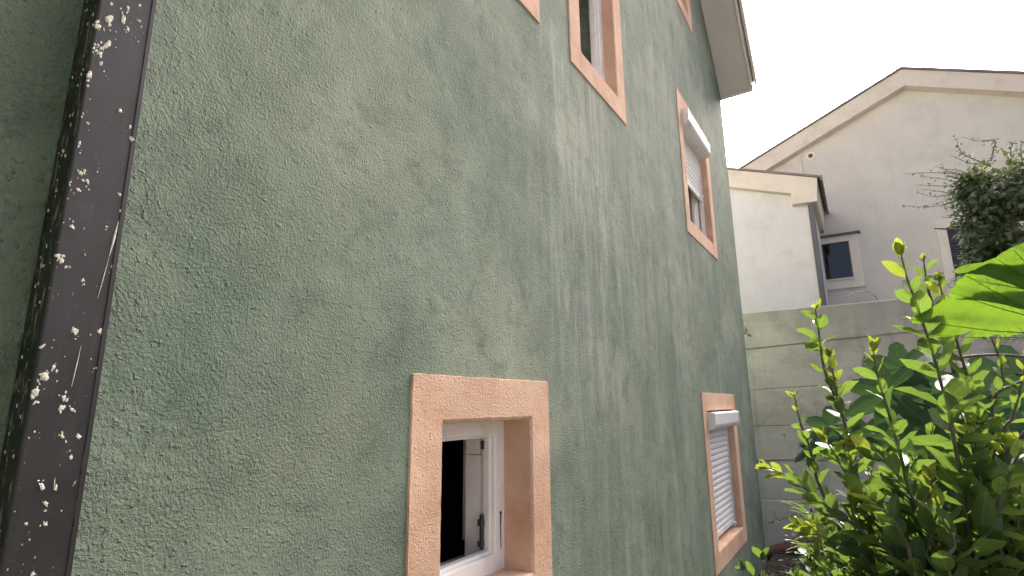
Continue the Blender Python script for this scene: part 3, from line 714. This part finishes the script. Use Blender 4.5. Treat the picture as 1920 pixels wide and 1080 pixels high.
# ------------------------------------------------------------------ laurel shrub
BASE = Vector((.22, 2.35, 0))
sh = empty('laurel_shrub', BASE, 'laurel shrub with upright leafy shoots and yellow green tips beside the wall', 'shrub')
F = Foliage()
main = [
    ([(1815,1010),(1808,930),(1790,830),(1770,740),(1748,660),(1722,580),(1700,520),(1690,478)], 2.0, 2.05, .088, 36, .0),
    ([(1840,930),(1835,860),(1828,760),(1800,660),(1782,600),(1765,545),(1760,525)], 2.25, 2.3, .066, 38, .0),
    ([(1790,700),(1770,640),(1745,560),(1736,520),(1732,488)], 2.35, 2.4, .05, 36, .2),
    ([(1715,960),(1705,930),(1690,860),(1668,780),(1650,720),(1640,680),(1637,648)], 2.05, 2.1, .078, 36, .0),
    ([(1610,930),(1595,860),(1585,800),(1570,740),(1562,700),(1557,668)], 2.15, 2.2, .062, 44, .0),
    ([(1585,790),(1565,740),(1545,690),(1535,620),(1529,580)], 2.2, 2.25, .055, 38, .1),
    ([(1545,930),(1530,880),(1515,830),(1500,790),(1490,745)], 2.2, 2.2, .055, 42, .0),
    ([(1700,1085),(1620,1000),(1540,940),(1480,895),(1440,876)], 1.95, 2.0, .080, 42, .0),
    ([(1690,1060),(1650,990),(1610,920),(1570,860),(1545,820)], 2.0, 2.1, .076, 42, .0),
    ([(1760,1060),(1735,980),(1690,900),(1640,850),(1600,830)], 1.95, 2.05, .078, 40, .0),
    ([(1830,1080),(1860,980),(1890,900),(1915,840),(1935,800)], 1.9, 1.95, .080, 40, .0),
    ([(1880,1060),(1850,980),(1838,900),(1820,830),(1800,770)], 1.95, 2.1, .076, 38, .0),
    ([(1720,1090),(1700,1020),(1660,960),(1610,930)], 1.85, 1.9, .076, 40, .0),
    ([(1780,1090),(1790,1020),(1760,950),(1745,900)], 1.8, 1.9, .078, 40, .0),
    ([(1860,800),(1880,720),(1870,660),(1845,610)], 2.3, 2.35, .056, 36, .0),
    ([(1880,850),(1900,780),(1915,720),(1925,670)], 2.3, 2.3, .058, 36, .0),
    ([(1650,1090),(1590,1030),(1530,1000),(1500,985)], 1.95, 2.0, .070, 40, .0),
]
for pts, Ya, Yb, sz, dn, st in main:
    P = px_path(pts, Ya, Yb)
    if st == 0: P = [BASE+Vector((rnd.uniform(-.08, .08), rnd.uniform(-.08, .08), 0)), BASE.lerp(P[0], .55)+Vector((0, 0, .1))]+P
    n0 = len(P)-len(pts); frac = .42 if st == 0 else .1
    shoot(F, sh, P, .0075, .0022, sz*1.45, dn*1.15, frac, .05, 1)
for i in range(165):                         # inner shoots that make the mass
    x = rnd.uniform(1490, 2040); top = 930-170*min(1, (x-1490)/170)-(60 if x > 1720 else 0)
    y = rnd.uniform(top+75, 1150); Y = rnd.uniform(1.95, 3.1)
    e = at(x, y, Y); b = BASE+Vector((rnd.uniform(-.25, .35), rnd.uniform(-.2, .5), 0))
    mid = b.lerp(e, .55)+Vector((rnd.uniform(-.05, .05), rnd.uniform(-.05, .05), rnd.uniform(-.1, .1)))
    shoot(F, sh, [b, mid, b.lerp(e, .82)+Vector((rnd.uniform(-.03, .03), 0, .03)), e], .006, .002, rnd.uniform(.08, .122), 30, .45, .03 if rnd.random() < .25 else 0, 0)
F.build(sh, 300)
# seedling at the foot of the wall
sg = empty('laurel_sapling', (-.36, 1.95, 0), 'small laurel sapling with a few pale leaves at the foot of the green wall', 'plant')
F = Foliage()
P = [Vector((-.34, 1.95, 0)), at(1445, 1160, 1.95), at(1436, 1085, 1.95), at(1430, 1052, 1.95)]
shoot(F, sg, P, .005, .002, .075, 14, .80, 0, 1, (25, 60), 1.2)
P = [Vector((-.34, 1.95, 0)), at(1450, 1170, 1.92), at(1425, 1098, 1.92), at(1398, 1068, 1.92)]
shoot(F, sg, P, .004, .0016, .05, 14, .86, 0, 1, (25, 55), 1)
F.build(sg, 60)

# ------------------------------------------------------------------ plant with broad palmate leaves
bp = empty('broad_leaf_plant', (.75, 2.7, 0), 'tall plant with huge lobed leaves, one bright green and backlit, behind the shrub', 'plant')
def polygon_leaf(outline, base, tips, Y0, lean, mat, fold=.022):
    """lobed blade with real curvature: outline set on a leaning sheet, folded along its veins"""
    step = 9; xs = [p[0] for p in outline]; ys = [p[1] for p in outline]; pts = []; n = len(outline); ol = []
    for i in range(n):
        a, b = outline[i], outline[(i+1) % n]; m = max(1, int(math.hypot(a[0]-b[0], a[1]-b[1])/7))
        for k in range(m):
            t = k/m; q = (a[0]+(b[0]-a[0])*t, a[1]+(b[1]-a[1])*t); w_ = 1.6*noise.noise(Vector((q[0]*.11, q[1]*.11, 1)))
            ol.append(Vector((q[0]+w_, q[1]+w_*.8)))
    ne = len(ol); pts = list(ol); x = min(xs)
    while x < max(xs):
        y = min(ys)
        while y < max(ys): pts.append(Vector((x+rnd.uniform(-2, 2), y+rnd.uniform(-2, 2)))); y += step
        x += step
    V, E, Fc, *_ = delaunay_2d_cdt(pts, [(i, (i+1) % ne) for i in range(ne)], [list(range(ne))], 1, .01)
    def dseg(p, a, b):
        ab = (b[0]-a[0], b[1]-a[1]); t = max(0, min(1, ((p[0]-a[0])*ab[0]+(p[1]-a[1])*ab[1])/(ab[0]**2+ab[1]**2)))
        return math.hypot(p[0]-a[0]-ab[0]*t, p[1]-a[1]-ab[1]*t)
    def pos(p):
        d = min(dseg(p, base, t) for t in tips); r = math.hypot(p[0]-base[0], p[1]-base[1])
        Y = Y0+lean*(p[1]-base[1])/100-fold*math.exp(-(d/16)**2)+.00000045*r*r*2+.012*noise.noise(Vector((p[0]*.018, p[1]*.018, 2)))+.004*noise.noise(Vector((p[0]*.06, p[1]*.06, 6)))
        return at(p[0], p[1], Y)
    vs = [tuple(pos(v)) for v in V]; uv = [(.2+.0001*(v.x-1700), v.y*.001) for v in V]
    me = mesh_uv('leaf', vs, [tuple(f) for f in Fc], uv, mat); o = bpy.data.objects.new('leaf', me); COL.objects.link(o); o.parent = bp; o.matrix_parent_inverse = pinv(bp)
    for t in tips:
        L = [(base[0]+(t[0]-base[0])*k/12, base[1]+(t[1]-base[1])*k/12+6*math.sin(k/12*3.1)) for k in range(13)]
        b = MB().tube([pos(q)+Vector((0, -.001, 0)) for q in L], [.0016*(1-k/13)+.0004 for k in range(13)], 6)
        for k in range(2, 11):
            for sgn in (-1, 1):
                q = L[k]; dx, dy = t[0]-base[0], t[1]-base[1]; ln = math.hypot(dx, dy); dx /= ln; dy /= ln
                sd_ = 28*(1-k/13); e = (q[0]+dx*sd_*.9-dy*sgn*sd_*.8, q[1]+dy*sd_*.9+dx*sgn*sd_*.8)
                b.tube([pos(q), pos(((q[0]+e[0])/2, (q[1]+e[1])/2))+Vector((0, -.0008, 0)), pos(e)], [.00045, .00035, .00015], 4)
        b.v = b.v; vo = b.build('vein', M['vein'], o, smooth=True)
    return o
Zm = lambda x, y: (1600+x/3.6, 460+y/3.6)
B0 = Zm(1420, 560)
lower = [Zm(*p) for p in ((1420,600),(1152,595),(1080,605),(1010,636),(990,600),(850,630),(790,626),(808,580),(640,618),(560,622),(510,604),(540,565),(590,522),(470,522),(430,540),(400,530),(385,495),(470,452),(560,402),(650,345),(760,290),(850,268),(1000,270),(1152,290),(1420,330))]
mid = [Zm(*p) for p in ((1420,480),(1152,436),(1000,396),(850,372),(700,366),(640,340),(655,300),(690,270),(700,235),(735,213),(770,184),(870,140),(930,110),(1152,110),(1420,190))]
upper = [Zm(*p) for p in ((1420,320),(1152,300),(1060,262),(940,222),(880,200),(765,184),(700,190),(665,180),(710,148),(760,130),(850,118),(900,108),(960,80),(1050,22),(1152,-20),(1420,-60))]
o = polygon_leaf(lower, Zm(1400, 600), [Zm(395, 500), Zm(520, 604), Zm(800, 620)], 1.98, .07, M['bigleaf'])
tag(o, 'bright green backlit lower lobe blade of the huge leaf')
polygon_leaf(mid, Zm(1400, 520), [Zm(650, 310), Zm(760, 200)], 1.955, .07, M['bigleaf'])
polygon_leaf(upper, Zm(1420, 330), [Zm(670, 180), Zm(960, 85), Zm(1080, 30)], 1.93, .07, M['bigleaf'])
def palmate(center, R, normal, heading, seed, mat, droop=.12):
    Rn = random.Random(seed); nl = 7; na = 84; rings = 6; vs = []; uv = []
    zx = normal.normalized(); d = (heading-zx*heading.dot(zx)).normalized(); x = d.cross(zx)
    for r in range(rings+1):
        for a in range(na):
            th = -math.pi+2*math.pi*a/na; lob = abs(math.cos(th*nl/2))
            rr = R*(.58+.42*lob**1.25)*(1-.25*abs(th)/math.pi)*(1+.04*math.sin(a*2.4+seed)+.03*Rn.uniform(-1, 1)*(r == rings))
            if abs(th) > math.pi*.93: rr *= .35
            q = rr*r/rings
            z = -droop*R*(q/R)**2*1.3+.06*R*(q/R)*(lob-.6)+.05*R*noise.noise(Vector((math.cos(th)*q*7, math.sin(th)*q*7, seed)))
            p = center+d*(q*math.cos(th))+x*(q*math.sin(th))+zx*z; vs.append(tuple(p))
            uv.append((.5+.5*math.sin(th*nl/2)*.9, r/rings))
    fs = [(r*na+a, r*na+(a+1) % na, (r+1)*na+(a+1) % na, (r+1)*na+a) for r in range(rings) for a in range(na)]
    me = mesh_uv('leaf', vs, fs, uv, mat); o = bpy.data.objects.new('leaf', me); COL.objects.link(o); o.parent = bp; o.matrix_parent_inverse = pinv(bp); return o
STEM = Vector((.75, 2.72, 0)); TOP = Vector((.74, 2.7, 1.75))
MB().tube(smooth_path([STEM, Vector((.77, 2.71, .8)), TOP, Vector((.70, 2.4, 2.2))]), [.022]*7+[.018]*6+[.012]*6, 10).build('trunk', M['bark'], bp, smooth=True)
for (px, py, Y, R, nrm, hd, mt) in (
    (1690, 690, 2.75, .17, (-.35, -.85, .5), (-1, -.2, -.2), 'bigdark'), (1665, 735, 2.6, .17, (-.25, -.85, .5), (-1, -.3, -.3), 'bigdark'),
    (1760, 715, 2.7, .19, (-.1, -.85, .55), (-.6, -.8, -.3), 'bigdark'), (1850, 745, 2.6, .20, (.1, -.85, .5), (-.4, -.8, -.4), 'bigdark'),
    (1905, 700, 2.9, .20, (.1, -.8, .55), (.4, -.8, -.3), 'bigdark'), (1740, 800, 2.55, .17, (-.2, -.8, .5), (-.7, -.6, -.3), 'bigdark'),
    (1625, 820, 2.6, .13, (-.2, -.8, .5), (-.8, -.6, -.2), 'bigdark'), (1900, 830, 2.45, .17, (.1, -.8, .55), (.2, -.9, -.3), 'bigdark'),
    (1800, 900, 2.4, .16, (0, -.8, .5), (-.3, -.9, -.2), 'bigdark'), (1560, 800, 2.65, .13, (-.3, -.8, .5), (-1, -.2, -.3), 'bigdark'), (1530, 830, 2.6, .12, (-.5, -.5, .6), (-1, 0, -.5), 'bigdark')):
    c = at(px, py, Y); palmate(c, R, Vector(nrm), Vector(hd), px, M[mt]); a = TOP+Vector((rnd.uniform(-.02, .02), 0, rnd.uniform(-.5, .1)))
    MB().tube(smooth_path([a, a.lerp(c, .5)+Vector((0, 0, .06)), c]), .005, 6).build('leaf_stalk', M['bark'], bp, smooth=True)
c = at(1994, 600, 1.98); MB().tube(smooth_path([Vector((.70, 2.4, 2.2)), Vector((.66, 2.2, 2.22)), c]), .006, 6).build('leaf_stalk', M['bark'], bp, smooth=True)

# ------------------------------------------------------------------ narrow-leaved plant and low cover at the wall's foot
def blades(name, label, base, n, ln, spread, tilt, wid, seed):
    R = random.Random(seed); root = empty(name, base, label, 'plant'); g = leaf_geo(wid, .25, .1, .0, seed, 6)
    me = mesh_uv('leaf', *g, M['needle']); inv = pinv(root)
    st = Vector(base); tp = st+Vector(tilt); MB().tube(smooth_path([st, st.lerp(tp, .5)+Vector((.02, 0, .03)), tp]), .008, 6).build('stem', M['bark'], root, smooth=True)
    for i in range(n):
        t = R.uniform(.25, 1)**.6; p = st.lerp(tp, t); a = R.uniform(0, 6.28); d = Vector((math.cos(a)*spread, math.sin(a)*spread, R.uniform(-.1, 1)))
        o = bpy.data.objects.new('leaf', me); COL.objects.link(o); o.parent = root; o.matrix_parent_inverse = inv; o.matrix_basis = frame(p, d, Vector((-d.x, -d.y, .6)), ln*R.uniform(.6, 1.1))
c = at(1530, 960, 3.2)
blades('narrow_leaf_plant', 'spiky plant with thin dark leaves poking left of the shrub', (c.x+.08, 3.2, 0), 70, .16, 1.0, (-.10, 0, c.z+.02), .10, 4)
c = at(1585, 1010, 3.0)
blades('narrow_leaf_plant', 'low thin leaved plant half hidden under the shrub', (c.x, 3.0, 0), 60, .15, 1.0, (.03, -.05, c.z), .12, 5)
gc = []; gf = []; gu = []; g = leaf_geo(.5, .2, .1, .02, 8, 4); R = random.Random(3)
for i in range(5200):
    y = R.uniform(2.2, 7.9); x = R.uniform(-1.0, 2.2)
    z = .06+.32*max(0, noise.noise(Vector((x*1.8, y*1.8, 1)))+.25)*R.random()+(.42*R.random() if (x > -.75 and y < 7.2) else 0)
    a = R.uniform(0, 6.28); d = Vector((math.cos(a), math.sin(a), R.uniform(-.2, .9))); m = frame(Vector((x, y, z)), d, Vector((0, 0, 1)), R.uniform(.035, .085)); n = len(gc)
    gc += [tuple(m @ Vector(v)) for v in g[0]]; gf += [tuple(i_+n for i_ in f) for f in g[1]]; gu += g[2]
o = bpy.data.objects.new('ground_cover', mesh_uv('ground_cover', gc, gf, gu, M['treeleaf'])); COL.objects.link(o); tag(o, 'low dark leafy ground cover on the soil under the shrubs', 'ground cover', kind='stuff')

# ------------------------------------------------------------------ ivy-like tree behind the wall
TY = 11.5
tc = at(1880, 390, TY)
tr = empty('bushy_tree', (tc.x, TY, 2.35), 'dense dark green tree with thin trailing twigs in front of the cream house', 'tree')
R = random.Random(11)
tk = MB(); tk.tube(smooth_path([Vector((tc.x+.3, TY, 2.3)), Vector((tc.x+.25, TY+.05, 3.2)), Vector((tc.x+.1, TY, 4.2)), Vector((tc.x, TY, 5.2))]), [.13]*7+[.10]*6+[.07]*6, 10)
tko = tk.build('trunk', M['twig'], tr, smooth=True)
for i in range(26):
    a = R.uniform(0, 6.28); st = Vector((tc.x+.2, TY, R.uniform(3.0, 5.0))); e = st+Vector((math.cos(a)*R.uniform(.6, 1.2), math.sin(a)*R.uniform(.5, .9), R.uniform(.2, 1.0)))
    MB().tube(smooth_path([st, st.lerp(e, .5)+Vector((0, 0, .12)), e], 4), [.035-.003*k for k in range(9)], 6).build('limb', M['twig'], tr, smooth=True)
cv = []; cf = []; cu = []; g = leaf_geo(.55, .2, .15, .02, 6, 4)
def tleaf(p, d, sz):
    m = frame(p, d, Vector((R.uniform(-.5, .5), R.uniform(-.9, .1), 1)), sz, R.uniform(.8, 1.2)); n = len(cv)
    cv.extend(tuple(m @ Vector(v)) for v in g[0]); cf.extend(tuple(i+n for i in f) for f in g[1]); cu.extend(g[2])
lobes = []
for (px, py, rr) in ((1870, 350, .55), (1925, 345, .65), (1836, 372, .46), (1880, 400, .7), (1862, 440, .55), (1920, 460, .8), (1960, 390, .9), (1872, 495, .50), (1900, 520, .8), (1825, 350, .30), (1850, 540, .6), (1835, 480, .3), (1842, 410, .42)):
    lobes.append((at(px, py, TY+R.uniform(-.3, .3)), rr*1.02))
for i in range(11000):
    c, rr = lobes[R.randrange(len(lobes))]
    v = Vector((R.gauss(0, 1), R.gauss(0, 1), R.gauss(0, 1))).normalized(); q = R.random()**.45
    p = c+v*rr*q*(.78+.45*noise.noise(v*2.3+c))
    if noise.noise(p*3.4) < -.08: continue
    tleaf(p, v+Vector((R.uniform(-.8, .8), R.uniform(-.8, .8), R.uniform(-1.0, .3))), R.uniform(.07, .14))
tw = [((1840,330),(1790,326),(1745,322),(1700,325)), ((1840,340),(1800,338),(1765,337),(1724,333)), ((1830,350),(1790,349),(1755,350),(1720,345)), ((1830,365),(1790,362),(1760,358),(1726,356)), ((1840,375),(1790,367),(1755,368),(1724,364)),
      ((1850,385),(1810,372),(1770,385),(1735,387),(1692,388)), ((1850,310),(1815,290),(1800,275),(1794,263)), ((1860,300),(1865,275),(1868,264),(1835,266),(1803,254)), ((1845,310),(1815,302),(1782,288)), ((1900,300),(1896,280),(1905,260)), ((1915,300),(1912,275),(1925,262)),
      ((1850,400),(1815,395),(1785,388),(1765,385)), ((1850,410),(1810,408),(1765,408)), ((1840,345),(1800,330),(1775,318),(1752,312)), ((1830,335),(1800,318),(1770,315)), ((1850,430),(1810,428),(1780,420))]
for t in tw:
    Ya = TY+R.uniform(-.25, .15); P = smooth_path([at(x+R.uniform(-3, 3), y+R.uniform(-3, 3), Ya) for x, y in t], 5)
    MB().tube(P, [.010-.007*k/(len(P)-1) for k in range(len(P))], 5).build('twig', M['twig'], tr, smooth=True)
    for k, p in enumerate(P):
        for q in range(4 if k < len(P)*.45 else (2 if k < len(P)*.75 else 1)):
            if R.random() < .8: tleaf(p+Vector((R.gauss(0, .03), R.gauss(0, .04), R.gauss(0, .03))), Vector((R.uniform(-1, .6), R.uniform(-.6, .6), R.uniform(-.5, 1))), R.uniform(.045, .075))
o = bpy.data.objects.new('crown', mesh_uv('crown', cv, cf, cu, M['treeleaf'])); COL.objects.link(o); o.parent = tr; o.matrix_parent_inverse = pinv(tr); o['kind'] = 'stuff'
